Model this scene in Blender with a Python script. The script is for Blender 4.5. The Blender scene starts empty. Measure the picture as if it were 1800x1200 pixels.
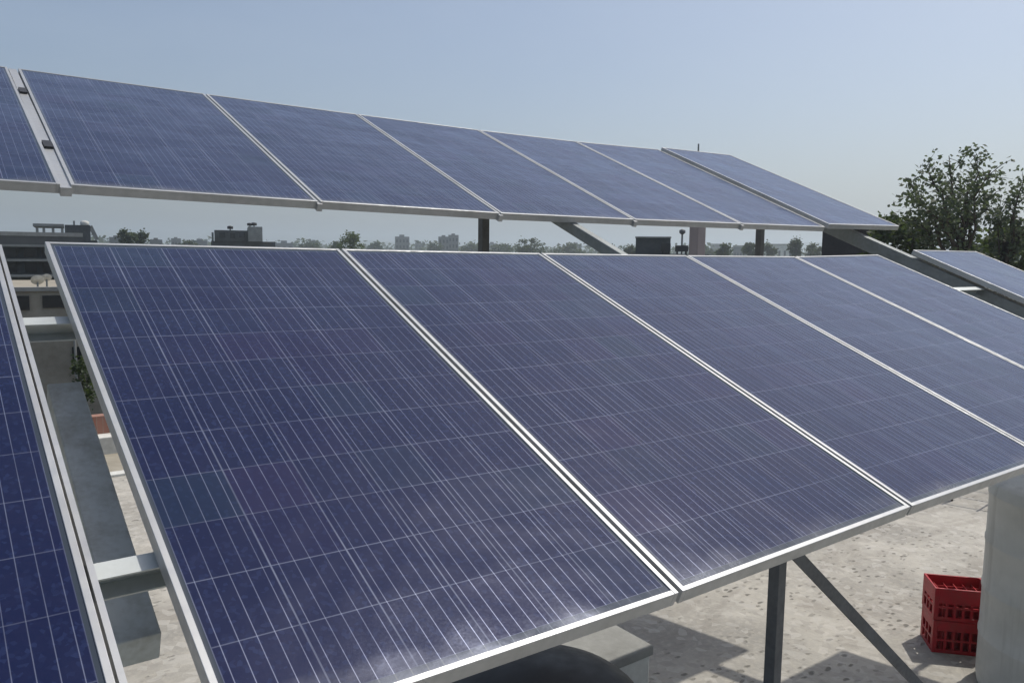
import bpy, bmesh, math, random
from mathutils import Vector, Matrix
random.seed(11)
S = bpy.context.scene
COL = S.collection
rad = math.radians

# ------------------------------------------------------------------ camera
H = 2.9                                   # camera height above the roof floor
CAM = Vector((-0.3183, -1.1403, H))
YAW, PITCH, ROLL, FPX = rad(36.321), rad(-6.283), rad(0.655), 1393.3
fw = Vector((math.sin(YAW)*math.cos(PITCH), math.cos(YAW)*math.cos(PITCH), math.sin(PITCH)))
r0 = Vector((math.cos(YAW), -math.sin(YAW), 0)); u0 = r0.cross(fw)
rt = r0*math.cos(ROLL) + u0*math.sin(ROLL)
up = u0*math.cos(ROLL) - r0*math.sin(ROLL)
cam = bpy.data.cameras.new('camera'); camo = bpy.data.objects.new('camera', cam); COL.objects.link(camo)
M = Matrix((rt, up, -fw)).transposed().to_4x4(); M.translation = CAM
camo.matrix_world = M
cam.sensor_width = 36; cam.lens = 36*FPX/1800; cam.clip_start = .05; cam.clip_end = 30000
S.camera = camo

def ray(u, v): return fw + rt*((u-900)/FPX) - up*((v-600)/FPX)
def at(u, v, d):  return CAM + ray(u, v)*d             # a point d metres in front of the lens
def on_floor(u, v, z=0):
    r = ray(u, v); return CAM + r*((z-H)/r.z)

# ------------------------------------------------------------------ sky, sun, exposure
SUN_EL = rad(61.0)
w = bpy.data.worlds.new('World'); S.world = w; w.use_nodes = True
nt = w.node_tree; sky = nt.nodes.new('ShaderNodeTexSky'); sky.sky_type = 'NISHITA'; sky.sun_disc = False
sky.sun_elevation = SUN_EL; sky.sun_rotation = rad(90); sky.altitude = 200
sky.air_density = 1.0; sky.dust_density = 3.6; sky.ozone_density = 1.5
_tc = nt.nodes.new('ShaderNodeTexCoord'); _mp = nt.nodes.new('ShaderNodeMapping'); _mp.inputs['Scale'].default_value = (1.4, 1.4, 4.5)
_nz = nt.nodes.new('ShaderNodeTexNoise'); _nz.inputs['Scale'].default_value = 1.6; _nz.inputs['Detail'].default_value = 5; _nz.inputs['Distortion'].default_value = .6
_mr = nt.nodes.new('ShaderNodeMapRange'); _mr.inputs[1].default_value = .3; _mr.inputs[2].default_value = .75; _mr.inputs[3].default_value = 0; _mr.inputs[4].default_value = .16
_mx = nt.nodes.new('ShaderNodeMix'); _mx.data_type = 'RGBA'; _mx.inputs[7].default_value = (4.6, 5.2, 5.9, 1)
nt.links.new(_tc.outputs['Generated'], _mp.inputs[0]); nt.links.new(_mp.outputs[0], _nz.inputs['Vector']); nt.links.new(_nz.outputs[0], _mr.inputs[0])
nt.links.new(_mr.outputs[0], _mx.inputs[0]); nt.links.new(sky.outputs[0], _mx.inputs[6])       # thin uneven veil of high haze
nt.links.new(_mx.outputs[2], nt.nodes['Background'].inputs[0]); nt.nodes['Background'].inputs[1].default_value = .118
sl = bpy.data.lights.new('sun', 'SUN'); sl.energy = 3.2; sl.angle = rad(.55); sl.color = (1, .95, .87)
so = bpy.data.objects.new('sun', sl); COL.objects.link(so)
so.rotation_euler = (0, math.pi/2-SUN_EL, 0); so.location = (8, 0, 14)
S.view_settings.view_transform = 'Standard'; S.view_settings.look = 'None'
S.view_settings.exposure = 0.0; S.view_settings.gamma = 1
S.cycles.max_bounces = 6; S.cycles.volume_bounces = 2; S.cycles.transparent_max_bounces = 8

# ------------------------------------------------------------------ node helpers
def mat(name, col, rough=.6, metal=0.0, spec=.5):
    m = bpy.data.materials.new(name); m.use_nodes = True
    b = m.node_tree.nodes['Principled BSDF']
    b.inputs['Base Color'].default_value = (*col, 1); b.inputs['Roughness'].default_value = rough
    b.inputs['Metallic'].default_value = metal; b.inputs['Specular IOR Level'].default_value = spec
    return m
class G:
    """tiny node graph builder"""
    def __init__(s, m): s.t = m.node_tree; s.b = s.t.nodes['Principled BSDF']
    def n(s, typ, **k):
        x = s.t.nodes.new(typ)
        for a, v in k.items(): setattr(x, a, v)
        return x
    def put(s, sock, v):
        if isinstance(v, bpy.types.NodeSocket): s.t.links.new(v, sock)
        elif v is not None:
            if isinstance(v, tuple) and len(v) == 3 and sock.type == 'RGBA': v = (*v, 1)
            sock.default_value = v
    def m(s, op, a, b=None, c=None, clamp=False):
        x = s.n('ShaderNodeMath', operation=op); x.use_clamp = clamp
        s.put(x.inputs[0], a); s.put(x.inputs[1], b)
        if c is not None: s.put(x.inputs[2], c)
        return x.outputs[0]
    def mix(s, f, a, b, blend='MIX'):
        x = s.n('ShaderNodeMix', data_type='RGBA', blend_type=blend)
        s.put(x.inputs[0], f); s.put(x.inputs[6], a); s.put(x.inputs[7], b); return x.outputs[2]
    def coord(s, k='Object'): return s.n('ShaderNodeTexCoord').outputs[k]
    def scale(s, v, sc):
        x = s.n('ShaderNodeMapping'); s.put(x.inputs[0], v); x.inputs['Scale'].default_value = sc; return x.outputs[0]
    def noise(s, v, sc, det=4, rough=.55, dist=0):
        x = s.n('ShaderNodeTexNoise'); s.put(x.inputs['Vector'], v)
        x.inputs['Scale'].default_value = sc; x.inputs['Detail'].default_value = det
        x.inputs['Roughness'].default_value = rough; x.inputs['Distortion'].default_value = dist; return x.outputs[0]
    def voro(s, v, sc, out='Distance', feat='F1'):
        x = s.n('ShaderNodeTexVoronoi', feature=feat); s.put(x.inputs['Vector'], v); x.inputs['Scale'].default_value = sc; return x.outputs[out]
    def ramp(s, f, lo, hi, a=0., b=1.):
        x = s.n('ShaderNodeMapRange'); s.put(x.inputs[0], f)
        for i, q in enumerate((lo, hi, a, b)): s.put(x.inputs[1+i], q)
        return x.outputs[0]
    def bump(s, h, strength, dist=.01):
        x = s.n('ShaderNodeBump'); s.put(x.inputs['Height'], h); x.inputs['Strength'].default_value = strength
        x.inputs['Distance'].default_value = dist; s.t.links.new(x.outputs[0], s.b.inputs['Normal'])

def weathered(name, col, dark, rough=.7, sc=3., metal=0., amt=.6, bump=.0, spec=.5):
    m = mat(name, col, rough, metal, spec); g = G(m); c = g.coord()
    n = g.noise(c, sc, 6, .6, .3); n2 = g.noise(c, sc*7, 4)
    f = g.m('MULTIPLY', g.ramp(g.m('ADD', g.m('MULTIPLY', n, .7), g.m('MULTIPLY', n2, .3)), .42, .66), amt)
    g.put(g.b.inputs['Base Color'], g.mix(f, col, dark))
    g.put(g.b.inputs['Roughness'], g.ramp(n2, .3, .7, rough-.08, min(1, rough+.08)))
    if bump: g.bump(n2, bump, .01)
    return m

M_ALU = weathered('anodised aluminium', (.46, .47, .475), (.32, .32, .31), .42, 5, .5, .5)
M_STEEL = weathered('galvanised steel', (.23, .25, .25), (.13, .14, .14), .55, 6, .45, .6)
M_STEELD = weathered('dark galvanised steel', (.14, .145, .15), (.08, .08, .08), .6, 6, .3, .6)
M_RAFT = weathered('painted grey steel', (.48, .53, .55), (.30, .31, .30), .6, 9, .2, .8)
M_PURLIN = weathered('light galvanised purlin', (.50, .53, .52), (.32, .34, .33), .5, 6, .35, .5)
M_BLACK = mat('black plastic', (.02, .02, .022), .5)
M_BACK = mat('white backsheet', (.55, .56, .57), .7)

# --- photovoltaic glass: cells, bus bars, cell gaps, dust
def make_pv():
    m = mat('polycrystalline solar cells', (.02, .025, .08), .2); g = G(m)
    uv = g.n('ShaderNodeUVMap'); uv.uv_map = 'uv'
    sep = g.n('ShaderNodeSeparateXYZ'); g.put(sep.inputs[0], uv.outputs[0]); U, V = sep.outputs[0], sep.outputs[1]
    rnd = g.n('ShaderNodeObjectInfo').outputs['Random']
    ob = uv.outputs[0]
    sh_ = g.n('ShaderNodeVectorMath', operation='ADD'); g.put(sh_.inputs[0], ob); cb_ = g.n('ShaderNodeCombineXYZ')
    for k_ in range(3): g.put(cb_.inputs[k_], g.m('MULTIPLY', rnd, 31.0+17*k_))
    g.put(sh_.inputs[1], cb_.outputs[0]); obr = sh_.outputs[0]
    p = .158
    cu = g.m('DIVIDE', g.m('SUBTRACT', U, .022), p); cv = g.m('DIVIDE', g.m('SUBTRACT', V, .030), p)
    fu = g.m('FRACT', cu); fv = g.m('FRACT', cv)
    def edge(f): return g.m('MINIMUM', f, g.m('SUBTRACT', 1.0, f))
    def line(d, half): return g.ramp(d, half*.6/p, half*1.4/p, 1, 0)
    gap = g.m('MAXIMUM', line(edge(fu), .0016), g.m('MULTIPLY', line(edge(fv), .0013), .75))
    ub = g.m('FRACT', g.m('MULTIPLY', cu, 5.0))
    bus = g.ramp(g.m('MULTIPLY', g.m('ABSOLUTE', g.m('SUBTRACT', ub, .5)), 1/5), .0005/p, .0011/p, 1, 0)
    outside = g.m('MAXIMUM', g.m('MAXIMUM', g.m('LESS_THAN', cu, 0.0), g.m('GREATER_THAN', cu, 6.0)),
                  g.m('MAXIMUM', g.m('LESS_THAN', cv, 0.0), g.m('GREATER_THAN', cv, 12.0)))
    # each cell its own tint
    comb = g.n('ShaderNodeCombineXYZ'); g.put(comb.inputs[0], g.m('FLOOR', cu)); g.put(comb.inputs[1], g.m('FLOOR', cv)); g.put(comb.inputs[2], g.m('MULTIPLY', rnd, 97.0))
    wn = g.n('ShaderNodeTexWhiteNoise', noise_dimensions='3D'); g.put(wn.inputs['Vector'], comb.outputs[0])
    tint = wn.outputs['Value']
    sc2 = g.n('ShaderNodeSeparateColor'); g.put(sc2.inputs[0], wn.outputs['Color'])
    uvr = g.n('ShaderNodeVectorMath', operation='ADD'); g.put(uvr.inputs[0], uv.outputs[0]); g.put(uvr.inputs[1], comb.outputs[0])
    vor = g.n('ShaderNodeTexVoronoi'); g.put(vor.inputs['Vector'], uvr.outputs[0]); vor.inputs['Scale'].default_value = 120
    vs = g.n('ShaderNodeSeparateColor'); g.put(vs.inputs[0], vor.outputs['Color'])
    base = g.mix(tint, (.0028, .0066, .036), (.0052, .0074, .038))
    base = g.mix(g.m('MULTIPLY', vs.outputs[0], .9), base, (.002, .006, .036))
    base = g.mix(g.ramp(vs.outputs[1], .72, 1, 0, .75), base, (.013, .022, .070))
    base = g.mix(g.ramp(sc2.outputs[1], .8, 1, 0, .30), base, (.022, .012, .055))     # a few violet cells
    base = g.mix(g.ramp(sc2.outputs[2], .85, 1, 0, .5), base, (.007, .022, .045))     # a few teal cells
    base = g.mix(g.m('MULTIPLY', gap, g.ramp(g.noise(obr, 2.5, 3), .35, .65, .14, .36)), base, (.42, .46, .58))
    base = g.mix(g.m('MULTIPLY', bus, g.ramp(g.noise(obr, 3.5, 3), .35, .65, .20, .42)), base, (.40, .44, .58))
    base = g.mix(outside, base, (.035, .045, .055))
    # dust: thin film with blotches, thicker where rain leaves it at the lower rim
    ob = uv.outputs[0]
    dn = g.noise(obr, 2.2, 6, .65, .6)
    dn2 = g.noise(g.scale(obr, (7, 5, 1)), 1.0, 5, .6)
    film = g.ramp(dn, .35, .75, .002, .016)
    rim = g.m('MULTIPLY', g.ramp(g.m('ADD', V, g.m('MULTIPLY', g.m('SUBTRACT', dn2, .5), .09)), .012, .085, .34, 0), g.ramp(dn, .40, .68, .0, 1.0))
    side = g.ramp(U, .013, .022, .10, 0)
    dust = g.m('MAXIMUM', g.m('MAXIMUM', film, rim), side)
    base = g.mix(dust, base, (.36, .35, .33))
    g.put(g.b.inputs['Base Color'], base)
    fine = g.noise(ob, 160, 2)
    g.put(g.b.inputs['Metallic'], g.m('MULTIPLY', bus, .45))
    g.put(g.b.inputs['Roughness'], g.m('ADD', g.m('ADD', g.ramp(fine, .3, .7, .14, .21), g.m('MULTIPLY', bus, .15)), g.m('MULTIPLY', dust, .6)))
    g.b.inputs['IOR'].default_value = 1.44; g.b.inputs['Specular Tint'].default_value = (.60, .68, 1, 1)     # blue anti-reflective film
    bp = g.n('ShaderNodeBump'); g.put(bp.inputs['Height'], g.m('ADD', g.noise(obr, 2.6, 3, .5), g.m('MULTIPLY', g.noise(obr, 38, 2), .02)))
    bp.inputs['Strength'].default_value = .5; bp.inputs['Distance'].default_value = .03; g.t.links.new(bp.outputs[0], g.b.inputs['Normal'])
    g.put(g.b.inputs['Sheen Weight'], g.m('ADD', g.m('MULTIPLY', tint, .50), g.ramp(g.noise(g.scale(obr, (5, 1.6, 1)), 1.0, 4), .3, .7, .35, .75))); g.b.inputs['Sheen Roughness'].default_value = .25; g.b.inputs['Sheen Tint'].default_value = (.62, .72, 1, 1)
    return m
M_PV = make_pv()

# --- rough roof floor: sandy cement with rows of dark pits, stains
def make_floor():
    m = mat('rough cement roof', (.4, .37, .31), .9, 0, .2); g = G(m); c = g.coord()
    n1 = g.noise(c, .55, 6, .6, .4); n2 = g.noise(c, 3.2, 6, .6); n3 = g.noise(c, 24, 4, .6)
    col = g.mix(g.ramp(n1, .40, .60), (.415, .395, .35), (.29, .278, .25))
    col = g.mix(g.ramp(n2, .5, .72, 0, .5), col, (.27, .25, .215))
    col = g.mix(g.ramp(n3, .45, .75, 0, .35), col, (.52, .48, .40))
    n4 = g.noise(g.scale(c, (1, 2.2, 1)), .35, 5, .7, 1.2)
    col = g.mix(g.ramp(n4, .52, .62, 0, .45), col, (.23, .21, .18))
    n5 = g.noise(c, 1.6, 5, .7, 2.0)
    col = g.mix(g.ramp(n5, .56, .66, 0, .4), col, (.55, .52, .46))
    vt = g.n('ShaderNodeTexVoronoi'); g.put(vt.inputs['Vector'], c); vt.inputs['Scale'].default_value = 15
    vtc = g.n('ShaderNodeSeparateColor'); g.put(vtc.inputs[0], vt.outputs['Color'])
    col = g.mix(g.ramp(vtc.outputs[0], .55, 1, 0, .30), col, (.24, .23, .21)); col = g.mix(g.ramp(vtc.outputs[1], .7, 1, 0, .35), col, (.55, .53, .49))
    # trowel dents: short dark dashes, broken and uneven
    rot = g.n('ShaderNodeMapping'); g.put(rot.inputs[0], c); rot.inputs['Rotation'].default_value = (0, 0, rad(-33)); rot.inputs['Scale'].default_value = (1, 1.9, 1)
    wn_ = g.n('ShaderNodeTexNoise'); g.put(wn_.inputs['Vector'], c); wn_.inputs['Scale'].default_value = 9; wn_.inputs['Detail'].default_value = 3
    wv = g.n('ShaderNodeVectorMath', operation='MULTIPLY_ADD'); g.put(wv.inputs[0], wn_.outputs['Color']); wv.inputs[1].default_value = (.11, .11, 0); g.put(wv.inputs[2], rot.outputs[0])
    vo = g.n('ShaderNodeTexVoronoi'); g.put(vo.inputs['Vector'], wv.outputs[0]); vo.inputs['Scale'].default_value = 10.5; vo.inputs['Randomness'].default_value = .75
    vsz = g.n('ShaderNodeSeparateColor'); g.put(vsz.inputs[0], vo.outputs['Color'])
    pit = g.m('MULTIPLY', g.ramp(g.m('ADD', vo.outputs['Distance'], g.m('MULTIPLY', n3, .25)), .31, .50, 1, 0), g.ramp(vsz.outputs[0], .15, .6))
    zone = g.ramp(g.noise(c, .9, 5, .65), .40, .55, .08, 1)
    pit = g.m('MULTIPLY', pit, zone)
    col = g.mix(g.m('MULTIPLY', pit, .72), col, (.10, .095, .08))
    g.put(g.b.inputs['Base Color'], col)
    g.bump(g.m('ADD', g.m('MULTIPLY', n3, .4), g.m('MULTIPLY', pit, -1.0)), .55, .02)
    return m
M_FLOOR = make_floor()
M_CONC = weathered('grey concrete', (.33, .33, .31), (.2, .2, .185), .9, 2.5, 0, .7, .3, .2)
M_WHITEW = weathered('weathered whitewash', (.62, .62, .58), (.34, .33, .29), .9, 2, 0, .7, .2, .2)
M_BEIGE = weathered('beige plaster', (.34, .31, .25), (.2, .18, .14), .9, 1.2, 0, .7, .2, .2)
M_DARKW = weathered('dark plaster', (.105, .11, .11), (.05, .055, .055), .9, 1.2, 0, .7, .2, .2)  # dark base tone with darker mottling
M_GLASSD = mat('dark window', (.015, .017, .02), .15)
M_BRICK = None
def make_brick():
    m = mat('red brick', (.3, .12, .08), .9, 0, .2); g = G(m)
    b = g.n('ShaderNodeTexBrick'); g.put(b.inputs['Vector'], g.coord()); b.inputs['Scale'].default_value = 6
    b.inputs['Color1'].default_value = (.30, .13, .09, 1); b.inputs['Color2'].default_value = (.36, .19, .14, 1); b.inputs['Mortar'].default_value = (.3, .27, .23, 1)
    g.put(g.b.inputs['Base Color'], g.mix(g.ramp(g.noise(g.coord(), 5), .4, .7, 0, .5), b.outputs[0], (.22, .13, .1))); return m
M_BRICK = make_brick()
M_TANK = weathered('off-white tank plastic', (.60, .585, .53), (.44, .43, .38), .5, 1.6, 0, .6, 0, .35)
_g = G(M_TANK); _c = _g.coord(); _l = _g.b.inputs['Base Color'].links[0].from_socket
_st = _g.ramp(_g.noise(_g.scale(_c, (9, 9, .55)), 1.0, 5, .6), .54, .72, 0, .5)
_g.put(_g.b.inputs['Base Color'], _g.mix(_st, _l, (.33, .31, .26)))
M_TANKB = weathered('black tank plastic', (.012, .012, .013), (.03, .03, .03), .5, 2, 0, .5, 0, .3)
M_RED = weathered('red crate plastic', (.40, .013, .022), (.24, .04, .035), .45, 11, 0, .7, 0, .4)
M_PILLAR = weathered('pinkish cement', (.30, .265, .26), (.22, .20, .20), .9, 2, 0, .7, .2, .2)
M_WIRE = weathered('shadow-dark wire', (.08, .065, .055), (.05, .035, .025), .8, 9, .3, .6)  # dark tone puts a lattice shadow into the wire colour
M_BARK = weathered('bark', (.075, .06, .048), (.035, .03, .025), .95, 7, 0, .8, .5, .1)

def make_leaf(name, a, b, c):
    m = mat(name, a, .55, 0, .3); g = G(m)
    oi = g.n('ShaderNodeNewGeometry')
    r = oi.outputs['Random Per Island']
    col = g.mix(r, a, b); col = g.mix(g.ramp(g.noise(g.coord(), .9, 3), .5, .7, 0, .6), col, c)
    g.put(g.b.inputs['Base Color'], col)
    tr = g.n('ShaderNodeBsdfTranslucent'); g.put(tr.inputs[0], g.mix(.5, col, (.10, .14, .02)))
    ms = g.n('ShaderNodeMixShader'); ms.inputs[0].default_value = .42
    out = g.t.nodes['Material Output']
    g.t.links.new(g.b.outputs[0], ms.inputs[1]); g.t.links.new(tr.outputs[0], ms.inputs[2]); g.t.links.new(ms.outputs[0], out.inputs[0])
    return m
M_LEAF = make_leaf('leaf grey green', (.070, .095, .066), (.105, .125, .085), (.085, .115, .07))
M_LEAFD = make_leaf('leaf dark green', (.022, .040, .016), (.04, .062, .022), (.03, .055, .02))
M_LEAFB = make_leaf('leaf fresh green', (.075, .12, .03), (.10, .12, .04), (.085, .12, .035))
M_LEAFF = make_leaf('leaf far green', (.04, .06, .03), (.06, .08, .04), (.045, .065, .035))

def make_ground():
    m = mat('hazy city ground', (.12, .11, .08), 1, 0, .1); g = G(m); c = g.coord()
    col = g.mix(g.ramp(g.noise(c, .02, 6), .4, .6), (.13, .12, .085), (.05, .07, .03))
    col = g.mix(g.ramp(g.noise(c, .2, 4), .55, .7), col, (.2, .18, .15))
    g.put(g.b.inputs['Base Color'], col); return m

# ------------------------------------------------------------------ mesh helpers
class MB:
    def __init__(s): s.v = []; s.f = []
    def hexa(s, pts):                                   # 8 points: bottom loop, top loop
        b = len(s.v); s.v += [tuple(p) for p in pts]
        s.f += [(b+3, b+2, b+1, b), (b+4, b+5, b+6, b+7)] + [(b+i, b+(i+1) % 4, b+4+(i+1) % 4, b+4+i) for i in range(4)]
    def box(s, x0, x1, y0, y1, z0, z1, fn=None):
        P = [Vector(q) for q in ((x0,y0,z0),(x1,y0,z0),(x1,y1,z0),(x0,y1,z0),(x0,y0,z1),(x1,y0,z1),(x1,y1,z1),(x0,y1,z1))]
        s.hexa([fn(*p) for p in P] if fn else P)
    def beam(s, a, b, wd, ht, upv=Vector((0, 0, 1))):
        a, b = Vector(a), Vector(b); d = (b-a).normalized(); sd = d.cross(upv)
        if sd.length < 1e-4: sd = d.cross(Vector((1, 0, 0)))
        sd.normalize(); un = sd.cross(d)
        q = lambda c, i, j: c + sd*(i*wd/2) + un*(j*ht/2)
        s.hexa([q(a,-1,-1), q(a,1,-1), q(a,1,1), q(a,-1,1), q(b,-1,-1), q(b,1,-1), q(b,1,1), q(b,-1,1)])
    def tube(s, pts, rs, n=7, cap=True):
        b0 = len(s.v); pts = [Vector(p) for p in pts]
        for i, p in enumerate(pts):
            d = (pts[min(i+1, len(pts)-1)] - pts[max(i-1, 0)]).normalized()
            a = d.cross(Vector((0, 0, 1)));
            if a.length < 1e-3: a = d.cross(Vector((1, 0, 0)))
            a.normalize(); c = d.cross(a); r = rs[i] if isinstance(rs, (list, tuple)) else rs
            for k in range(n):
                t = 2*math.pi*k/n; s.v.append(tuple(p + a*(r*math.cos(t)) + c*(r*math.sin(t))))
        for i in range(len(pts)-1):
            for k in range(n):
                s.f.append((b0+i*n+k, b0+i*n+(k+1) % n, b0+(i+1)*n+(k+1) % n, b0+(i+1)*n+k))
        if cap:
            s.f.append(tuple(b0+k for k in reversed(range(n)))); e = b0+(len(pts)-1)*n; s.f.append(tuple(e+k for k in range(n)))
    def lathe(s, prof, n=40, c=(0, 0, 0)):
        b0 = len(s.v)
        for r, z in prof:
            for k in range(n):
                t = 2*math.pi*k/n; s.v.append((c[0]+r*math.cos(t), c[1]+r*math.sin(t), c[2]+z))
        for i in range(len(prof)-1):
            for k in range(n):
                s.f.append((b0+i*n+k, b0+i*n+(k+1) % n, b0+(i+1)*n+(k+1) % n, b0+(i+1)*n+k))
        s.f.append(tuple(b0+k for k in reversed(range(n)))); e = b0+(len(prof)-1)*n; s.f.append(tuple(e+k for k in range(n)))
    def build(s, name, m, parent=None, smooth=False, bevel=0):
        me = bpy.data.meshes.new(name); me.from_pydata(s.v, [], s.f); me.materials.append(m)
        if smooth: me.polygons.foreach_set('use_smooth', [True]*len(me.polygons))
        me.update(); o = bpy.data.objects.new(name, me); COL.objects.link(o)
        if parent:
            o.parent = parent; o.matrix_parent_inverse = parent.matrix_world.inverted() if parent.type != 'EMPTY' else Matrix.Translation(-parent.location)
        if bevel:
            bv = o.modifiers.new('bevel', 'BEVEL'); bv.width = bevel; bv.segments = 2; bv.limit_method = 'ANGLE'
        if smooth:
            pass
        return o
def tag(o, label=None, cat=None, group=None, kind=None):
    for k, v in (('label', label), ('category', cat), ('group', group), ('kind', kind)):
        if v: o[k] = v
    return o
def empty(name, loc, label, cat, group=None):
    o = bpy.data.objects.new(name, None); o.location = loc; o.empty_display_size = .2; COL.objects.link(o)
    return tag(o, label, cat, group)
def struct(o, label=None): o['kind'] = 'structure'; return tag(o, label)

# ------------------------------------------------------------------ ground, hills, roof floor
ZG = -10.0
mb = MB(); R_ = 2380
b = 0
mb.v = [(-R_, -R_, ZG), (R_, -R_, ZG), (R_, R_, ZG), (-R_, R_, ZG)]; mb.f = [(0, 1, 2, 3)]
tag(struct(mb.build('ground', make_ground())), 'hazy ground of the town far below the roof', 'ground')
# pale far hills
mb = MB(); n = 120
for i in range(n+1):
    a = rad(-5 + 105*i/n); d = 1900
    h = 16 + 11*math.sin(i*.21) + 7*math.sin(i*.53+1) + 3*math.sin(i*1.3)
    h += 14*math.exp(-((math.degrees(a)-62)/12)**2)
    for k, (dd, hh) in enumerate(((-160, 0), (-40, .75), (0, 1), (160, 0))):
        mb.v.append((math.sin(a)*(d+dd), math.cos(a)*(d+dd), ZG - .5 + (h+8)*hh))
for i in range(n):
    for k in range(3): q = i*4+k; mb.f.append((q, q+4, q+5, q+1))
M_HILL = weathered('wooded hill', (.06, .075, .045), (.10, .09, .06), 1, .02, 0, .8, 0, .1)
tag(struct(mb.build('hills', M_HILL, smooth=True)), 'low pale hills on the hazy horizon', 'hills')

mb = MB(); mb.box(-7, 14.2, -4.5, 10.0, ZG, 0)
tag(struct(mb.build('roof_floor', M_FLOOR)), 'sandy rough cement roof floor under the solar arrays', 'roof')
mb = MB(); mb.box(-7, 14.2, 10.0, 11.9, ZG, -.10)
tag(struct(mb.build('roof_ledge', M_BEIGE)), 'beige lower ledge of the roof behind the arrays', 'roof')
mb = MB(); mb.box(-7, 14.2, 9.86, 10.03, -.05, .035)
tag(mb.build('roof_kerb', M_WHITEW, bevel=.01), 'thin pale kerb across the end of the sandy roof floor', 'kerb')
par = empty('parapet_wall', (3.6, 11.9, 0), 'low red brick parapet at the roof edge with a white step in front', 'parapet')
mb = MB(); mb.box(-7, 14.2, 11.9, 12.1, -1.0, .42); mb.build('wall', M_BRICK, par)
mb = MB(); mb.box(-7.05, 14.25, 11.6, 11.895, -.3, .155); mb.build('step', M_WHITEW, par, bevel=.01)

# ------------------------------------------------------------------ solar table
TILT = rad(22.524); L = 1.956; W = .992; P = 1.005; Z0 = H - .7358
ct, st = math.cos(TILT), math.sin(TILT)
NRM = Vector((0, -st, ct))
def tb(x, s, n=0.0): return Vector((x, s*ct, Z0 + s*st)) + NRM*n       # table coordinates: along row, up the slope, off the plane
FR = [[8,2,-13,7],[-4,-10,0,-2],[-1,2,2,-9],[1,2,11,-11],[3,9,-3,-10],[8,26,-46,10]]
BK = [[-5,15,2,9],[-14,0,-1,-2],[-14,-13,24,-12],[-27,-12,44,-18],[-21,-5,34,-15],[-29,2,52,4],[-6,18,36,16]]
BO = Vector((.1403, 2.3082, .9608))
def corner(off, sag, i, top):
    d = sag[i] if 0 <= i < len(sag) else (0, 0, 0, 0)
    j = 1 if top else 0
    return off + Vector((i*P + d[2*j]/1000, j*L*ct, Z0 + j*L*st + d[2*j+1]/1000))
GRP_F = 'solar panels of the front row'; GRP_B = 'solar panels of the back row'
def solar_panel(c00, c10, c01, c11, label, group, extra_strip=False):
    nr = (c10-c00).cross(c01-c00).normalized()
    def fn(x, y, z):
        a, b_ = x/W, y/L
        return (c00*(1-a)+c10*a)*(1-b_) + (c01*(1-a)+c11*a)*b_ + nr*z
    root = empty('solar_panel', (c00+c10)/2, label, 'solar panel', group)
    lip = .013; t = .035; e = .0015
    mb = MB()
    mb.box(0, lip, 0, L, -t, .003, fn); mb.box(W-lip, W, 0, L, -t, .003, fn)
    mb.box(lip, W-lip, 0, lip, -t, .0025, fn); mb.box(lip, W-lip, L-lip, L, -t, .0025, fn)
    mb.build('frame', M_ALU, root, bevel=.0012)
    if extra_strip:
        mb = MB(); mb.box(W+.006, W+.017, 0, L, -t, -.002, fn); mb.build('edge_strip', M_ALU, root)
    me = bpy.data.meshes.new('cell_sheet'); K = 6; vs = []; fs = []; us = []
    for z in (0, -.006):
        for j in range(K+1):
            for i in range(K+1): x, y = lip+(W-2*lip)*i/K, lip+(L-2*lip)*j/K; vs.append(tuple(fn(x, y, z))); us.append((x, y))
    for lay in (0, 1):
        for j in range(K):
            for i in range(K):
                q0 = lay*(K+1)**2 + j*(K+1)+i; f_ = (q0, q0+1, q0+K+2, q0+K+1); fs.append(f_ if lay == 0 else f_[::-1])
    me.from_pydata(vs, [], fs); uvl = me.uv_layers.new(name='uv')
    for lp_ in me.loops: uvl.data[lp_.index].uv = us[lp_.vertex_index]
    me.materials.append(M_PV); me.materials.append(M_BACK)
    for k in range(K*K, 2*K*K): me.polygons[k].material_index = 1
    me.update()
    o = bpy.data.objects.new('cell_sheet', me); COL.objects.link(o); o.parent = root; o.matrix_parent_inverse = Matrix.Translation(-root.location)
    mb = MB(); mb.box(W/2-.06, W/2+.06, L-.32, L-.22, -.03, -.0075, fn); mb.build('junction_box', M_BLACK, root)
    return root
ga = W/P
# front row
solar_panel(Vector((-.125-W+.02, 0, Z0)), Vector((-.117, 0, Z0)), Vector((-.155-W+.02, L*ct, Z0+L*st)), Vector((-.147, L*ct, Z0+L*st)),
            'dark blue solar panel cut off by the lower left corner of the photo', GRP_F, True)
FL = ['largest solar panel, nearest the camera, deep blue with fine white grid lines',
      'front row panel whose lower edge hides the top of the steel post and brace',
      'front row panel whose lower edge runs off above the white tank',
      'narrow looking front row panel, second from the right end of the joined five',
      'pale front row panel ending the joined five, beside the wide gap with the dark beam']
for i in range(5):
    a, b_ = corner(Vector(), FR, i, 0), corner(Vector(), FR, i+1, 0); c, d = corner(Vector(), FR, i, 1), corner(Vector(), FR, i+1, 1)
    solar_panel(a, a.lerp(b_, ga), c, c.lerp(d, ga), FL[i], GRP_F)
o6 = Vector((5.625, .10*ct, .10*st+.012))
a = o6+Vector((0, 0, Z0)); c = a+Vector((.005, L*ct, L*st))
solar_panel(a, a+Vector((W, 0, 0)), c, c+Vector((W+.02, 0, 0)), 'pale glaring panel beyond the dark beam, at the right edge below the tree', GRP_F)
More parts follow.
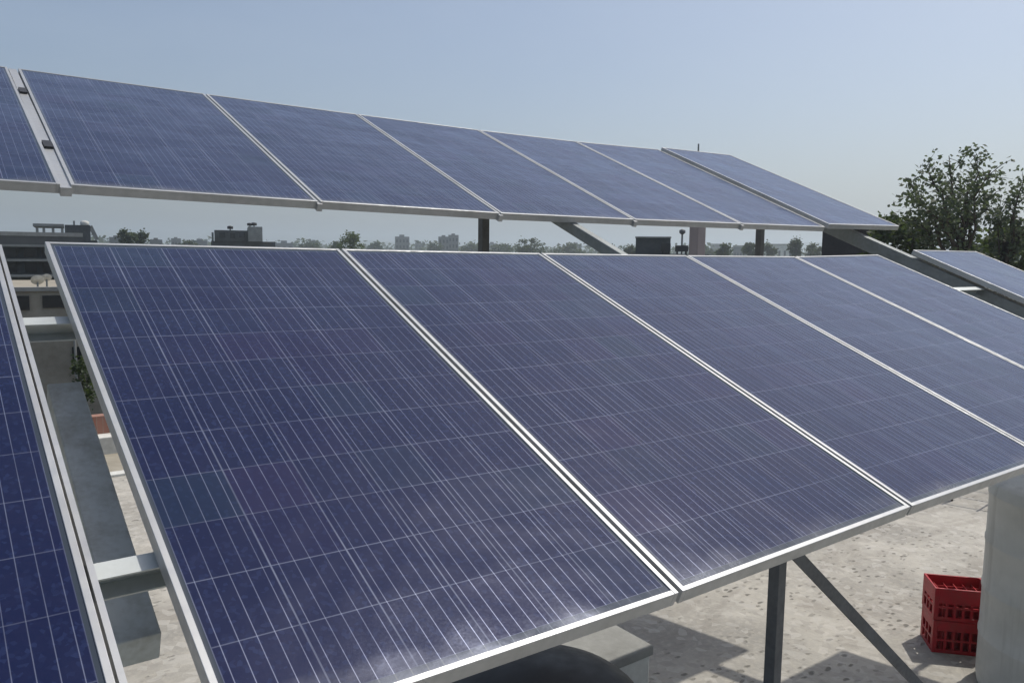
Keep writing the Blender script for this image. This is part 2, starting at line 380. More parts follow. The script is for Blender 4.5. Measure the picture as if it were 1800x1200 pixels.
# back row
a1, c1 = corner(BO, BK, 0, 0)+Vector((-.036, 0, 0)), corner(BO, BK, 0, 1)+Vector((-.052, 0, 0))
solar_panel(a1-Vector((W, 0, -.012)), a1, c1-Vector((W, 0, -.02)), c1, 'back row panel cut off by the left edge of the photo, under the open sky', GRP_B)
BL = ['broadest back row panel, first after the gap with two black clamps',
      'second full panel of the back row, left of the rear post',
      'third full panel of the back row, its lower edge on the thin rear post',
      'fourth full panel of the back row, above the slanting dark rafter',
      'fifth full panel of the back row, above the pinkish pillar',
      'farthest back row panel, beyond the dark slanting joint and next to the tree']
for i in range(6):
    a, b_ = corner(BO, BK, i, 0), corner(BO, BK, i+1, 0); c, d = corner(BO, BK, i, 1), corner(BO, BK, i+1, 1)
    if i == 5: a, b_, c, d = [q_+Vector((.03, 0, .022)) for q_ in (a, b_, c, d)]
    if i == 4: b_ = b_-Vector((.012, 0, 0)); d = d-Vector((.012, 0, 0))
    solar_panel(a, a.lerp(b_, ga), c, c.lerp(d, ga), BL[i], GRP_B)

# support frame of the joined table
sf = empty('support_frame', (2.5, 1.9, 0), 'grey steel support frame carrying both rows of panels, with posts, rafters and brace', 'support frame')
PT, PH = -.042, .055                              # purlin top, purlin height
def purlin(s, x0, x1, parent):                    # C section: web at the back, two flanges
    mb = MB(); f = lambda x, y, z: tb(x, y, z)
    mb.box(x0, x1, s, s+.045, PT-.004, PT, f); mb.box(x0, x1, s, s+.045, PT-PH, PT-PH+.004, f); mb.box(x0, x1, s+.041, s+.045, PT-PH+.004, PT-.004, f)
    mb.build('purlin', M_PURLIN, parent)
for s in (.45, 1.48): purlin(s, -1.2, 5.64, sf)
for s in (2.98, 4.02): purlin(s, -1.0, 5.64, sf)
RT = PT-PH                                         # rafter top
def rafter(x, s0, s1, wd, ht, parent, top, m=M_STEEL):
    mb = MB(); f = lambda x_, y, z: tb(x_, y, z); t = .005; b_ = top-ht
    x0, x1 = x-wd/2, x+wd/2
    mb.box(x0, x1, s0, s1, b_, top, f); mb.build('rafter', m, parent, bevel=.004)
rafter(-.030, .42, 1.40, .084, .07, sf, -.185, M_RAFT)
RX = (2.66, 5.69)
rafter(2.66, .20, 4.2, .052, .060, sf, -.046); rafter(5.69, .10, 4.2, .08, .10, sf, -.046)
rafter(-.75, .20, 1.95, .06, .07, sf, RT-.004); rafter(-.62, 2.55, 4.2, .06, .07, sf, RT-.004)
def post(x, y, parent, low, wd=.056):
    s = y/ct; ztop = tb(x, s, low).z - .03
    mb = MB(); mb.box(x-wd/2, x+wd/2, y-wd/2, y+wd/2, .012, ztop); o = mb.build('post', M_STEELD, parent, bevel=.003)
    mb = MB(); mb.box(x-.10, x+.10, y-.10, y+.10, .0, .012); mb.build('base_plate', M_STEEL, o)
    for d_ in (-1, 1):
        xa = x+d_*(wd/2+.004); mb = MB(); mb.box(min(xa, xa+d_*.008), max(xa, xa+d_*.008), y-.04, y+.04, ztop-.09, ztop+.045); mb.build('head_bracket', M_STEEL, o)
post(2.70, .92, sf, -.11); post(2.70, 3.30, sf, -.11); post(5.69, .08, sf, -.15); post(5.69, 3.31, sf, -.15)
post(-.75, .80, sf, RT-.08); post(-.62, 3.1, sf, RT-.08)
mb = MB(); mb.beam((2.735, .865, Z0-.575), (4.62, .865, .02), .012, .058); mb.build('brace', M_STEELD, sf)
for (x, s) in ((-.06, .45), (-.06, 1.48)):
    pass
for i in range(6):
    a = corner(BO, BK, i, 0)+Vector((-.0065, 0, 0)); c = corner(BO, BK, i, 1)+Vector((-.0065, 0, 0))
    if i == 0: a -= Vector((.012, 0, 0)); c -= Vector((.02, 0, 0))
    if i == 5: continue
    wd = .038 if i == 0 else .024
    dv = (c-a).normalized(); nr = Vector((1, 0, 0)).cross(dv).normalized()
    mb = MB(); mb.beam(a-dv*.018-nr*.022, c+dv*.01-nr*.022, wd, .034, nr); mb.build('joint_rail', M_ALU, sf)
for s in (.52, 1.45):
    a = corner(BO, BK, 0, 0)+Vector((-.018, 0, 0)); c = corner(BO, BK, 0, 1)+Vector((-.026, 0, 0)); q = a.lerp(c, s/L)
    dv = (c-a).normalized(); nr = Vector((1, 0, 0)).cross(dv).normalized()
    mb = MB(); mb.beam(q-dv*.045+nr*.001, q+dv*.045+nr*.001, .032, .010, nr); mb.build('clamp', M_BLACK, sf)
s2 = empty('support_frame', (6.1, .9, 0), 'short steel support under the separate pale panel past the dark beam', 'support frame')
for s in (.55, 1.62): purlin(s, 5.735, 6.72, s2)
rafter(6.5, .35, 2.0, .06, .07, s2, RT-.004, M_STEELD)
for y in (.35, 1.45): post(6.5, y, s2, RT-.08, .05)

# ------------------------------------------------------------------ roof objects
def water_tank(x, y, r, h, m, label, dome=.16, lidr=.22):
    t = empty('water_tank', (x, y, 0), label, 'water tank')
    mb = MB(); pr = [(r*.93, 0), (r*.985, .03), (r, .08)]
    nrib = 4; body = h-dome
    for k in range(nrib):
        z = .08 + (body-.12)*(k+1)/nrib
        pr += [(r, z-.05), (r*1.012, z-.03), (r*1.012, z-.012), (r, z)]
    pr += [(r*.99, body)]
    for q in range(1, 8): a = q/8*math.pi/2; pr.append((r*.99*math.cos(a)*(1)+.0, body+dome*math.sin(a)*.9)) if r*.99*math.cos(a) > lidr else None
    pr.append((lidr, h-.02)); mb.lathe(pr, 56, (x, y, 0)); mb.build('tank_body', m, t, True)
    lh = 1
    if dome > .2: return t
    mb = MB(); mb.lathe([(lidr+.02, h-.035), (lidr+.025, h-.015+.035*lh), (lidr+.01, h-.01+.045*lh), (.02, h-.01+.055*lh)], 40, (x, y, 0)); mb.build('lid', m, t, True)
    return t
water_tank(5.605, .70, .5, 1.50, M_TANK, 'off white cylindrical water tank beside the red crates, cut by the photo edge', .085)
water_tank(1.90, 1.62, .52, 1.0, M_TANKB, 'black domed water tank in the shade under the nearest panel', .25, .03)
# shaded plinth
q = on_floor(1143, 1133, .72)
pl = empty('concrete_plinth', (q.x-.5, q.y+.6, 0), 'grey concrete plinth in the shade behind the black tank', 'plinth')
mb = MB(); mb.box(q.x-1.05, q.x, q.y, q.y+1.1, 0, .66); mb.build('base', M_WHITEW, pl, bevel=.01)
mb = MB(); mb.box(q.x-1.07, q.x+.015, q.y-.015, q.y+1.12, .663, .72); mb.build('slab', M_CONC, pl, bevel=.008)

# crates: two, stacked
def crate(N, z, label, band=.075):
    e1 = Vector((.67, -.742, 0)); e2 = Vector((.742, .67, 0)); LX, LY, HH = .40, .285, .245
    root = empty('bottle_crate', (N.x, N.y, z), label, 'crate', 'stacked red bottle crates')
    f = lambda x, y, zz: N + e1*x + e2*y + Vector((0, 0, z+zz))
    t = .014
    def wall(mb, length, place):
        # corner posts, solid bands, rows of slots
        place(mb, 0, .03, 0, HH); place(mb, length-.03, length, 0, HH)
        place(mb, .03, length-.03, 0, .028); place(mb, .03, length-.03, HH-band, HH)
        place(mb, .03, length-.03, .092, .108)
        k = int((length-.06)/.055); 
        for i in range(1, k):
            a = .03+(length-.06)*i/k; place(mb, a-.009, a+.009, .028, .092); place(mb, a-.009, a+.009, .108, HH-band)
    mb = MB(); wall(mb, LX, lambda m, a, b_, c, d: m.box(a, b_, 0, t, c, d, f)); mb.build('side_wall', M_RED, root, bevel=.002)
    mb = MB(); wall(mb, LX, lambda m, a, b_, c, d: m.box(a, b_, LY-t, LY, c, d, f)); mb.build('side_wall', M_RED, root, bevel=.002)
    mb = MB(); wall(mb, LY-2*t, lambda m, a, b_, c, d: m.box(0, t, a+t, b_+t, c, d, f)); mb.build('end_wall', M_RED, root, bevel=.002)
    mb = MB(); wall(mb, LY-2*t, lambda m, a, b_, c, d: m.box(LX-t, LX, a+t, b_+t, c, d, f)); mb.build('end_wall', M_RED, root, bevel=.002)
    mb = MB(); mb.box(t, LX-t, t, LY-t, .004, .012, f); mb.build('bottom', M_RED, root)
    mb = MB()
    for i in range(1, 6): a = LX*i/6; mb.box(a-.003, a+.003, t, LY-t, .012, .19, f)
    for j in range(1, 4):
        b_ = LY*j/4
        for i in range(6):
            mb.box(LX*i/6+(.003 if i else t), LX*(i+1)/6-(.003 if i < 5 else t), b_-.003, b_+.003, .012, .185, f)
    mb.build('divider', M_RED, root)
CN = Vector((5.535, 1.515, 0))
crate(CN, 0, 'lower red bottle crate, its slots dark, standing on the roof floor by the white tank')
crate(CN+Vector((.004, .006, 0)), .247, 'upper red bottle crate, bright in the sun, on top of another beside the white tank', .115)

# wire rack added to stand in for a lattice shadow beyond the tank
mb = MB(); w0 = on_floor(1668, 880); 
for i in range(5): mb.tube([w0+Vector((.42*i, .05*i, .30)), w0+Vector((.42*i+.18, -.75, .26))], .011, 5)
for j in range(3): mb.tube([w0+Vector((-.05+.07*j, -.02-.36*j, .31)), w0+Vector((1.75+.07*j, .18-.36*j, .29))], .012, 5)
for (i, j) in ((0, 0), (1.68, .18)): mb.tube([w0+Vector((i+.03, j-.02, 0)), w0+Vector((i+.03, j-.02, .30))], .014, 5)
for (i, j) in ((.18, -.72), (1.86, -.6)): mb.tube([w0+Vector((i, j, 0)), w0+Vector((i, j, .27))], .014, 5)
tag(mb.build('shadow_lattice', M_WIRE), 'low shadow-dark wire rack added for a lattice shadow on the sunny roof floor left of the tank top', 'rack')

# pillar with thin rod
d = 10.2; q = at(1225, 440, d); wq = 33/FPX*d
pp = empty('pillar', (q.x, q.y, 0), 'tall pinkish cement pillar seen between the two rows', 'pillar')
mb = MB(); mb.box(q.x-.5*wq*.62, q.x+.5*wq*.62, q.y-.5*wq*.62, q.y+.5*wq*.62, 0, 3.7); mb.build('shaft', M_PILLAR, pp, bevel=.01)
mb = MB(); tq = at(1228, 253, d); mb.tube([(tq.x, tq.y, 3.69), (tq.x, tq.y, tq.z)], [.012, .011], 6); mb.build('rod', M_STEEL, pp)

# ------------------------------------------------------------------ neighbouring buildings
def windows(root, f, cols, rows, x0, x1, z0, z1, wf=.55, hf=.5, y=-.02, frame=True):
    dx = (x1-x0)/cols; dz = (z1-z0)/rows
    for i in range(cols):
        for j in range(rows):
            cx, cz = x0+dx*(i+.5), z0+dz*(j+.5)
            mb = MB(); mb.box(cx-dx*wf/2, cx+dx*wf/2, y, y+.12, cz-dz*hf/2, cz+dz*hf/2, f); mb.build('window', M_GLASSD, root)
def local(u, d, vbase=None):
    """origin on the town ground d metres ahead under picture column u, axes facing the camera"""
    q = at(u, 440, d); q.z = 0; e = Vector((q.x-CAM.x, q.y-CAM.y, 0)).normalized(); s_ = Vector((e.y, -e.x, 0))
    return q, (lambda x, y, z: q + s_*x + e*y + Vector((0, 0, z)))
def zt(u, v, d): return at(u, v, d).z
def px(n, d): return n/FPX*d

# terraced house behind the left gap
q, f = local(70, 15.5)
hb = empty('terraced_house', (q.x, q.y, ZG), 'beige flat roofed house with dark windows seen through the left gap', 'house')
zr = zt(80, 512, 15.5)
mb = MB(); mb.box(-6, 1.7, 0, 6.5, ZG, zr, f); mb.build('wall', M_BEIGE, hb)
for (u0, u1, v0, v1) in ((70, 112, 520, 542), (62, 100, 575, 595), (112, 136, 614, 637), (20, 50, 520, 545)):
    mb = MB(); mb.box(px(u0-70, 15.5), px(u1-70, 15.5), -.03, .1, zt(80, v1, 15.5), zt(80, v0, 15.5), f); mb.build('window', M_GLASSD, hb)
mb = MB(); mb.box(-6.05, 1.72, -.05, .12, zr, zr+.08, f); mb.build('parapet', M_CONC, hb)
mb = MB(); mb.tube([f(.52, -.1, zt(80, 670, 15.5)), f(.52, -.1, zr)], .03, 6); mb.build('drainpipe', M_CONC, hb)
for k, (du, dv, rr) in enumerate(((-6, 500, .13), (8, 492, .10))):
    t0 = empty('satellite_dish', f(px(du, 17), 1.5+.3*k, zr), ['larger white dish standing left on the beige house roof', 'small white dish on the beige house roof, nearest the big panel'][k], 'dish', 'dishes on the beige roof')
    cz = zr+.17+.04*k; o_ = f(px(du, 17), 1.5+.3*k, 0)
    mb = MB(); mb.tube([(o_.x, o_.y, zr+.0), (o_.x, o_.y, cz)], .02, 6); mb.build('mast', M_STEEL, t0)
    mb = MB()
    for ri in range(4):
        for s in range(14):
            a = 2*math.pi*s/14; r_ = rr*(ri+.15)/3.15; mb.v.append((o_.x+r_*math.cos(a), o_.y-.05+.3*r_*r_/rr-.6*r_*math.sin(a), cz+.8*r_*math.sin(a)))
    for ri in range(3):
        for s in range(14): mb.f.append((ri*14+s, ri*14+(s+1) % 14, (ri+1)*14+(s+1) % 14, (ri+1)*14+s))
    mb.f.append(tuple(range(14))); mb.build('reflector', M_WHITEW, t0, True)
# dark flats behind it
d = 30; q, f = local(60, d)
db = empty('apartment_block', (q.x, q.y, ZG), 'dark apartment block with floor slabs, rising behind the left gap', 'building')
zt0 = zt(60, 415, d)
mb = MB(); mb.box(-9, 1.6, 0, 8, ZG, zt0, f); mb.build('wall', M_DARKW, db)
for v in (430, 455, 482):
    mb = MB(); mb.box(-9.1, 1.7, -.6, -.01, zt(60, v+4, d), zt(60, v, d), f); mb.build('floor_slab', M_CONC, db)
for v in (443, 470):
    for u in (-45, -15, 12):
        mb = MB(); mb.box(px(u, d), px(u+18, d), -.03, .1, zt(60, v+9, d), zt(60, v-8, d), f); mb.build('window', M_GLASSD, db)
mb = MB(); mb.box(-9.05, 1.65, -.03, .2, zt0, zt0+.15, f); mb.build('parapet', M_CONC, db)
# pergola + block on the skyline
d = 42; q, f = local(118, d)
pb = empty('flat_roofed_building', (q.x, q.y, ZG), 'skyline building with an open pillared roof terrace beside a dark stair block', 'building')
mb = MB(); mb.box(px(-52, d), px(48, d), 0, 7, ZG, zt(118, 422, d), f); mb.build('wall', M_DARKW, pb)
mb = MB(); mb.box(px(-2, d), px(38, d), .3, 3, zt(118, 422, d), zt(118, 395, d), f); mb.build('stair_block', M_DARKW, pb)
mb = MB(); mb.box(px(-50, d), px(-3, d), .2, 4, zt(118, 399, d), zt(118, 394, d), f); mb.build('terrace_roof', M_CONC, pb)
for u in (-46, -36, -22, -8):
    mb = MB(); mb.box(px(u, d), px(u+4, d), .3, .45, zt(118, 422, d), zt(118, 399, d), f); mb.build('column', M_CONC, pb)
mb = MB(); mb.lathe([(.22, 0), (.22, .2), (.15, .26), (.04, .28)], 14, f(px(30, d), 1.5, zt(118, 395, d))); mb.build('roof_tank', M_WHITEW, pb, True)
mb = MB(); mb.tube([f(px(13, d), 1, zt(118, 395, d)), f(px(13, d), 1, zt(118, 387, d))], .05, 5); mb.build('aerial', M_STEEL, pb)
mb = MB(); mb.beam(f(px(38, d), .4, zt(118, 396, d)), f(px(48, d), .4, zt(118, 421, d)), .1, .2); mb.build('stair', M_CONC, pb)
# block with two roof tanks
d = 60; q, f = local(418, d)
tb_ = empty('flat_roofed_building', (q.x, q.y, ZG), 'dark skyline building with a taller right end and small roof tanks on legs', 'building')
mb = MB(); mb.box(px(-44, d), px(64, d), .5, 9, ZG, zt(418, 424, d), f); mb.build('base_wing', M_DARKW, tb_)
mb = MB(); mb.box(px(-38, d), px(20, d), .3, 7, zt(418, 424, d), zt(418, 405, d), f); mb.build('wall', M_DARKW, tb_)
mb = MB(); mb.box(px(18, d), px(42, d), 0, 6, zt(418, 424, d), zt(418, 398, d), f); mb.build('stair_block', M_CONC, tb_)
for u0, u1, v0, v1 in ((-30, -20, 409, 418), (-12, -4, 410, 419), (3, 13, 409, 417)):
    mb = MB(); mb.box(px(u0, d), px(u1, d), .25, .5, zt(418, v1, d), zt(418, v0, d), f); mb.build('window', M_GLASSD, tb_)
for u, v0, v1 in ((-12, 396, 405), (22, 390, 398), (29, 389, 398)):
    o_ = f(px(u, d), 2, 0); mb = MB(); z0, z1 = zt(418, v1, d), zt(418, v0, d)
    mb.lathe([(.22, 0), (.22, (z1-z0)*.5), (.05, (z1-z0)*.6)], 12, (o_.x, o_.y, z0+(z1-z0)*.4)); tkk = mb.build('roof_tank', M_TANKB, tb_, True)
    mb = MB()
    mb.lathe([(.17, 0), (.17, (z1-z0)*.1), (.05, (z1-z0)*.12), (.05, (z1-z0)*.34), (.19, (z1-z0)*.36), (.19, (z1-z0)*.395)], 8, (o_.x, o_.y, z0))
    mb.build('tank_stand', M_STEEL, tkk)
mb = MB(); mb.tube([f(px(-41, d), .6, zt(418, 424, d)), f(px(-41, d), .6, zt(418, 409, d))], .08, 5); mb.build('aerial', M_STEEL, tb_)
# towers
def tower(u, d, wpx, vt, label, cols, rows, m):
    q, f = local(u, d); t = empty('tower_block', (q.x, q.y, ZG), label, 'building', 'far tower blocks')
    z1 = zt(u, vt, d); wd = px(wpx, d)
    mb = MB(); mb.box(-wd/2, wd/2, 0, wd*.8, ZG, z1, f); mb.build('wall', m, t)
    mb = MB(); mb.box(-wd*.2, wd*.15, wd*.2, wd*.5, z1, z1+wd*.14, f); mb.build('lift_room', m, t)
    windows(t, f, cols, rows, -wd*.48, wd*.48, ZG+2, z1-.6, .5, .5, -.08)
M_TOW = weathered('tower plaster', (.16, .165, .17), (.11, .115, .12), .9, .1, 0, .6, 0, .2)
tower(707, 330, 25, 416, 'square far tower block right of the round green tree', 4, 7, M_TOW)
tower(738, 420, 17, 427, 'low pale far block between two tower blocks', 3, 5, M_TOW)
tower(780, 300, 19, 416, 'shorter left half of the twin far towers by the rear post', 3, 7, M_TOW)
tower(797, 305, 18, 413, 'taller right half of the twin far towers by the rear post', 3, 7, M_TOW)
for u, d_, w_, vt_, lab, m_ in ((205, 170, 22, 417, 'small grey block just left of the flat topped greenish tree', M_TOW), (275, 230, 20, 421, 'low far block right of the dark tree on the left skyline', M_DARKW),
        (310, 260, 16, 419, 'narrow far block left of the dark building with roof tanks', M_TOW), (352, 240, 24, 423, 'squat far block close to the dark building with roof tanks', M_TOW),
        (500, 280, 30, 427, 'wide low far block right of the dark building with roof tanks', M_TOW), (552, 330, 16, 424, 'slim far block above the strip of low trees', M_DARKW),
        (865, 420, 18, 428, 'far block right of the thin rear post among low trees', M_TOW), (1012, 380, 20, 429, 'far block left of the slanting rafter among trees', M_TOW)):
    tower(u, d_, w_, vt_, lab, 3, 6, m_)
# dark roof room, its boxes and lamp
d = 38; q, f = local(1148, d)
rb = empty('roof_room', (q.x, q.y, ZG), 'plain dark roof room on a block left of the pinkish pillar', 'building')
mb = MB(); mb.box(px(-60, d), px(95, d), -.5, 8, ZG, zt(1148, 446, d), f); mb.build('wall', M_DARKW, rb)
mb = MB(); mb.box(px(-31, d), px(30, d), .5, 4, zt(1148, 446, d), zt(1148, 418, d), f); mb.build('room', M_DARKW, rb)
mb = MB(); mb.box(px(-32, d), px(31, d), .4, 4.1, zt(1148, 418, d), zt(1148, 415.5, d), f); mb.build('roof_slab', M_CONC, rb)
for k, (u0, u1, v) in enumerate(((13, 30, 428), (38, 60, 431))):
    o_ = f(px(u0, d), 0, 0); mb = MB(); zb = zt(1148, 446, d); z1 = zt(1148, v, d)
    mb.box(px(u0, d), px(u1, d), -.2, .35, zb+.12, z1, f); mb.box(px(u0+2, d), px(u0+5, d), -.15, .3, zb, zb+.118, f); mb.box(px(u1-5, d), px(u1-2, d), -.15, .3, zb, zb+.118, f)
    bx = tag(mb.build('storage_box', M_BLACK), ['black box in front of the dark roof room wall', 'black box between the dark roof room and the pinkish pillar'][k], 'box')
q2 = f(px(50, d), .6, 0); zb = zt(1148, 446, d)
lp = empty('lamp_post', (q2.x, q2.y, zb), 'thin pole with a small head beside the pinkish pillar', 'lamp post')
mb = MB(); mb.tube([(q2.x, q2.y, zb), (q2.x, q2.y, zt(1198, 412, d))], .045, 6); mb.build('pole', M_STEELD, lp)
mb = MB(); zz = zt(1198, 412, d); mb.lathe([(.05, 0), (.15, .08), (.15, .2), (.04, .26)], 12, (q2.x, q2.y, zz)); mb.build('lamp_head', M_STEELD, lp, True)
# dark shed under the farthest panel
d = 19; q, f = local(1500, d)
sh = empty('shed', (q.x, q.y, ZG), 'dark boarded shed wall under the farthest panel, left of the tree', 'shed')
mb = MB(); mb.box(px(-52, d), px(30, d), 0, 2.5, ZG, zt(1500, 403, d), f); mb.build('wall', weathered('dark boards', (.045, .045, .05), (.025, .025, .03), .9, 3), sh)
mb = MB(); mb.box(px(-54, d), px(34, d), -.1, 2.6, zt(1500, 403, d)+.003, zt(1500, 400.5, d), f); mb.build('roof', M_DARKW, sh)
# low pale houses among the trees right of the pillar
for k, (u, d, wpx, vt, lab) in enumerate(((1300, 260, 22, 434, 'small far house just left of the second rear post'), (1375, 300, 40, 431, 'long pale far house between two dark tree clumps'), (1262, 420, 26, 430, 'far pale house right beside the pinkish pillar'))):
    q, f = local(u, d); t = empty('house', (q.x, q.y, ZG), lab, 'house', 'far houses under the back row')
    wd = px(wpx, d); z1 = zt(u, vt, d)
    mb = MB(); mb.box(-wd/2, wd/2, 0, wd*.6, ZG, z1, f); mb.build('wall', M_WHITEW if k == 1 else M_TOW, t)
    mb = MB(); mb.box(-wd*.52, wd*.52, -.3, wd*.62, z1+.01, z1+.5, f); mb.build('roof', M_CONC, t)
    windows(t, f, 4, 2, -wd*.45, wd*.45, ZG+3, z1-.3, .4, .5, -.06)

# ------------------------------------------------------------------ trees
def leaf(mb, p, s, rnd, droop=.3):
    a = Vector((rnd.gauss(0, 1), rnd.gauss(0, 1), rnd.gauss(0, .6)-droop)).normalized()
    b_ = a.cross(Vector((rnd.gauss(0, 1), rnd.gauss(0, 1), rnd.gauss(0, 1)))).normalized(); n_ = a.cross(b_)
    i = len(mb.v); l, w_ = s*rnd.uniform(.75, 1.3), s*rnd.uniform(.55, .8)
    mb.v += [tuple(p), tuple(p+a*l*.45+b_*w_*.5+n_*.06*l), tuple(p+a*l), tuple(p+a*l*.45-b_*w_*.5+n_*.06*l)]
    mb.f.append((i, i+1, i+2, i+3))
def open_tree(name, base, fork, tips, label, m, leafs, nclump, lsize, seed, tr=.2, spread=.34):
    """trunk to a fork, limbs to the tips, twigs, leaves in clumps at the twig ends"""
    rnd = random.Random(seed); root = empty(name, base, label, 'tree')
    wood = MB(); cr = MB()
    mid = base.lerp(fork, .6)+Vector((rnd.uniform(-.15, .15), rnd.uniform(-.15, .15), 0))
    wood.tube([base, mid, fork], [tr, tr*.75, tr*.5], 8)
    for tp in tips:
        st_ = base.lerp(fork, rnd.uniform(.9, 1)); dv = tp-st_; ln = dv.length
        pts = [st_]
        for k in range(1, 5):
            pts.append(st_ + dv*(k/4) + Vector((rnd.gauss(0, .05), rnd.gauss(0, .05), rnd.gauss(0, .03)+.05*math.sin(k/4*math.pi)))*ln*.7*(k < 4))
        wood.tube(pts, [tr*.36, tr*.28, tr*.2, tr*.13, tr*.06], 6)
        for k in range(1, 5):
            for _ in range(nclump):
                o0 = pts[k].lerp(pts[k-1], rnd.random()*.8)
                dr = (dv.normalized()*.35 + Vector((rnd.gauss(0, 1), rnd.gauss(0, 1), rnd.gauss(.1, .7)))).normalized()
                e = o0 + dr*rnd.uniform(.25, .85)*spread*(1.2 if k > 2 else .85)*ln*.5
                wood.tube([o0, o0.lerp(e, .55)+Vector((rnd.gauss(0, .03), rnd.gauss(0, .03), .03)), e], [tr*.07, tr*.05, tr*.025], 4)
                for _l in range(leafs if k > 2 else leafs//2):
                    t_ = rnd.random()**.6; p_ = o0.lerp(e, .35+.65*t_)
                    leaf(cr, p_+Vector((rnd.uniform(-1.5, 1.5), rnd.uniform(-1.5, 1.5), rnd.uniform(-1.5, 1.5)))*lsize, lsize, rnd)
    wood.build('trunk', M_BARK, root, True); cr.build('crown', m, root)
    return root
D = 14.0
def T(u, v, dd=0): return at(u, v, D+dd)
bt = T(1690, 440); bt.z = ZG
open_tree('broadleaf_tree', bt, T(1690, 425), [T(1596, 345, -.2), T(1592, 312, .2), T(1628, 292, .5), T(1668, 274, -.3), T(1712, 272, .4), T(1742, 300, -.6), T(1605, 385, .3), T(1655, 335, -.7), T(1650, 375, .6), T(1700, 325, .8), T(1738, 345, .2)],
          'tall open tree with sparse round crown standing right of the back row', M_LEAF, 15, 7, .085, 5, .11, .38)
b2 = T(1775, 440, 1); b2.z = ZG
open_tree('broadleaf_tree', b2, T(1768, 425, 1), [T(1760, 345, 1.2), T(1800, 318, .8), T(1840, 320, 1.5), T(1790, 345, .6), T(1830, 380, 1), T(1750, 385, 1.3)],
          'second sparse tree, half cut off by the right edge of the photo', M_LEAF, 14, 6, .085, 8, .11, .38)
def bushy(name, c, rx, ry, rz, n_, lsize, m, label, seed, cat='tree', zbase=ZG, group=None, trunk=True):
    rnd = random.Random(seed); root = empty(name, Vector((c.x, c.y, zbase)), label, cat, group)
    cr = MB(); cl = []
    for k in range(max(7, int(n_/60))):
        a = rnd.uniform(0, 2*math.pi); z = rnd.uniform(-.75, 1); r_ = math.sqrt(max(0, 1-z*z))*rnd.uniform(.35, .95)
        cl.append((Vector((c.x+rx*r_*math.cos(a), c.y+ry*r_*math.sin(a), c.z+rz*z*rnd.uniform(.6, 1))), rnd.uniform(.22, .5)))
    for _ in range(n_):
        o_, s_ = rnd.choice(cl); g_ = Vector((rnd.gauss(0, .5)*rx*s_, rnd.gauss(0, .5)*ry*s_, rnd.gauss(0, .5)*rz*s_))
        leaf(cr, o_+g_, lsize, rnd)
    cr.build('crown', m, root)
    if trunk:
        wd = MB(); h_ = c.z-zbase; wd.tube([(c.x, c.y, zbase), (c.x+.05*rx, c.y, zbase+h_*.5), (c.x, c.y, c.z+rz*.3)], [rx*.12, rx*.09, rx*.03], 7)
        for k in range(5):
            o_, s_ = cl[k]; wd.tube([(c.x, c.y, zbase+h_*.75), o_], [rx*.05, rx*.02], 5)
        wd.build('trunk', M_BARK, root, True)
    return root
bushy('dense_tree', at(1572, 430, 17), .78, .8, .66, 1900, .13, M_LEAFD, 'dense dark green tree behind the end of the back row', 21)
bushy('dense_tree', at(1522, 428, 21), .7, .7, .5, 1100, .13, M_LEAFD, 'dark bush between the shed and the dark rafter under the back row', 22)
bushy('dense_tree', at(1775, 450, 17), .95, .9, .62, 2400, .13, M_LEAFB, 'green leafy tree low at the right edge behind the pale panel', 23)
bushy('dense_tree', at(1705, 462, 16), .7, .7, .38, 1100, .13, M_LEAFD, 'low dark shrubby tree just behind the corner of the pale panel', 27)
bushy('dense_tree', at(1640, 452, 40), 1.8, 1.8, .5, 700, .25, M_LEAFF, 'hazy tree seen under the sparse crown', 28)
# potted greenery by the beige house in the gap
bushy('leafy_plant', at(140, 675, 14.2), .26, .3, .42, 700, .07, M_LEAFD, 'dark green plant against the beige house in the left gap', 24, 'plant', at(140, 720, 14.2).z, None, True)
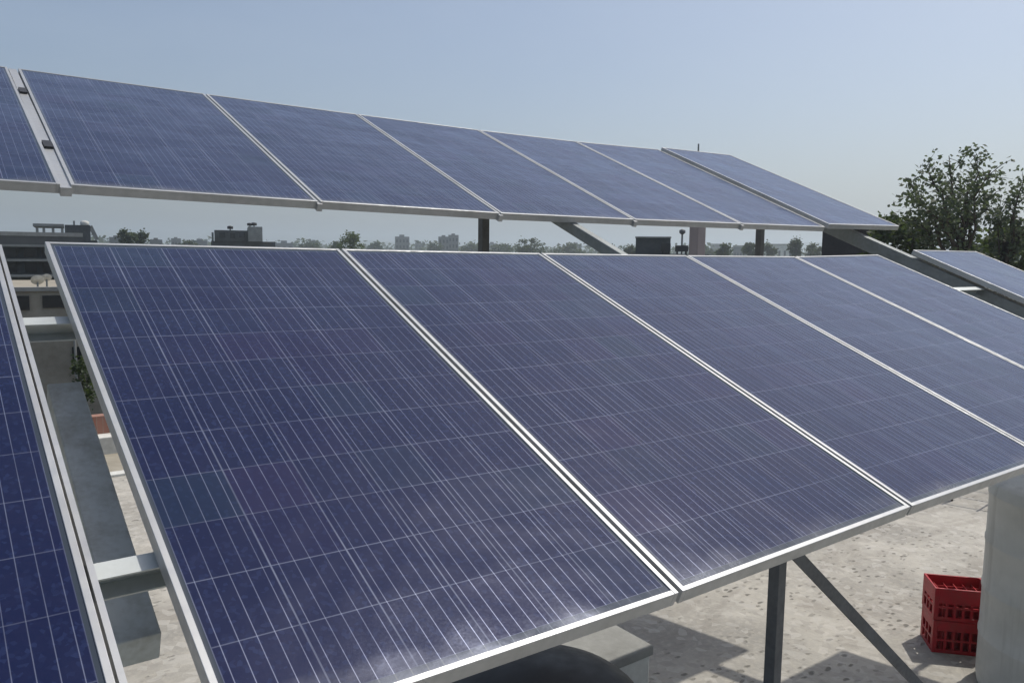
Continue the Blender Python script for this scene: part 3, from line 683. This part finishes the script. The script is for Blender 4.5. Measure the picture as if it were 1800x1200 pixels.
# skyline trees
FT = [(616, 424, 95, 44, 13, M_LEAFB, 'round fresh green tree at the top joint of the nearest panel'),
      (590, 430, 150, 18, 7, M_LEAFD, 'small dark tree left of the round green tree'),
      (545, 429, 220, 34, 5, M_LEAFF, 'low strip of trees above the top edge of the nearest panel'),
      (222, 412, 75, 34, 11, M_LEAFF, 'flat topped greenish tree above the left part of the nearest panel'),
      (250, 416, 85, 22, 10, M_LEAFD, 'dark tree right of the flat topped greenish tree'),
      (330, 428, 150, 26, 5, M_LEAFF, 'little tree left of the dark building with roof tanks'),
      (660, 433, 260, 26, 6, M_LEAFF, 'low trees left of the square tower block'),
      (765, 434, 260, 26, 6, M_LEAFF, 'low trees between the pale block and the twin towers'),
      (830, 434, 260, 40, 6, M_LEAFF, 'low trees beside the thin rear post'),
      (880, 436, 240, 40, 8, M_LEAFF, 'dark low trees right of the thin rear post'),
      (932, 431, 170, 50, 12, M_LEAFF, 'big rounded grey green tree between rear post and slanting rafter'),
      (1000, 437, 220, 60, 8, M_LEAFF, 'row of trees left of the slanting rafter'),
      (1075, 441, 200, 50, 8, M_LEAFF, 'low trees behind the slanting rafter'),
      (1108, 440, 120, 22, 8, M_LEAFD, 'dark tree between the rafter and the roof room'),
      (1275, 436, 110, 26, 8, M_LEAFD, 'dark palm like clump right of the pinkish pillar'),
      (1318, 436, 120, 30, 8, M_LEAFD, 'dark clump left of the second rear post'),
      (1352, 436, 140, 22, 8, M_LEAFF, 'grey clump right of the second rear post'),
      (1400, 432, 110, 22, 11, M_LEAFD, 'spiky dark tree left of the dark shed'),
      (1430, 437, 130, 28, 8, M_LEAFF, 'low trees touching the dark shed'),
      (1240, 438, 200, 40, 6, M_LEAFF, 'hazy trees behind the pinkish pillar')]
for k, (u, v, d, wpx, hpx, m, lab) in enumerate(FT):
    c = at(u, v, d); bushy('distant_tree', c-Vector((0, 0, px(6, d))), px(wpx/2, d), px(wpx/2, d), px(hpx+5, d), 900, px(4.6, d), m, lab, 100+k, 'tree', ZG, 'trees along the skyline')
# far woods and town greenery that read as one mass
rnd = random.Random(77); mb = MB()
for k in range(9000):
    a = rad(rnd.uniform(-4, 98)); d = rnd.uniform(330, 1300); base = Vector((math.sin(a)*d, math.cos(a)*d, ZG))
    hh = rnd.uniform(12.5, 18)+d*.003
    for _ in range(12): leaf(mb, base+Vector((rnd.gauss(0, 3.2), rnd.gauss(0, 3.2), hh*rnd.uniform(.4, 1))), rnd.uniform(1.3, 2.6), rnd)
tag(mb.build('far_woods', M_LEAFF), 'hazy belt of far trees along the horizon', 'woods', None, 'stuff')

# ------------------------------------------------------------------ haze
mb = MB(); mb.box(-2400, 2400, -2400, 2400, ZG-1.2, 60)
hm = bpy.data.materials.new('haze'); hm.use_nodes = True; t_ = hm.node_tree; t_.nodes.remove(t_.nodes['Principled BSDF'])
pv = t_.nodes.new('ShaderNodeVolumePrincipled'); pv.inputs['Color'].default_value = (.86, .94, 1, 1); pv.inputs['Density'].default_value = .0011; pv.inputs['Anisotropy'].default_value = .55
t_.links.new(pv.outputs[0], t_.nodes['Material Output'].inputs['Volume'])
tag(mb.build('haze', hm), 'pale haze hanging over the town', 'haze', None, 'stuff')
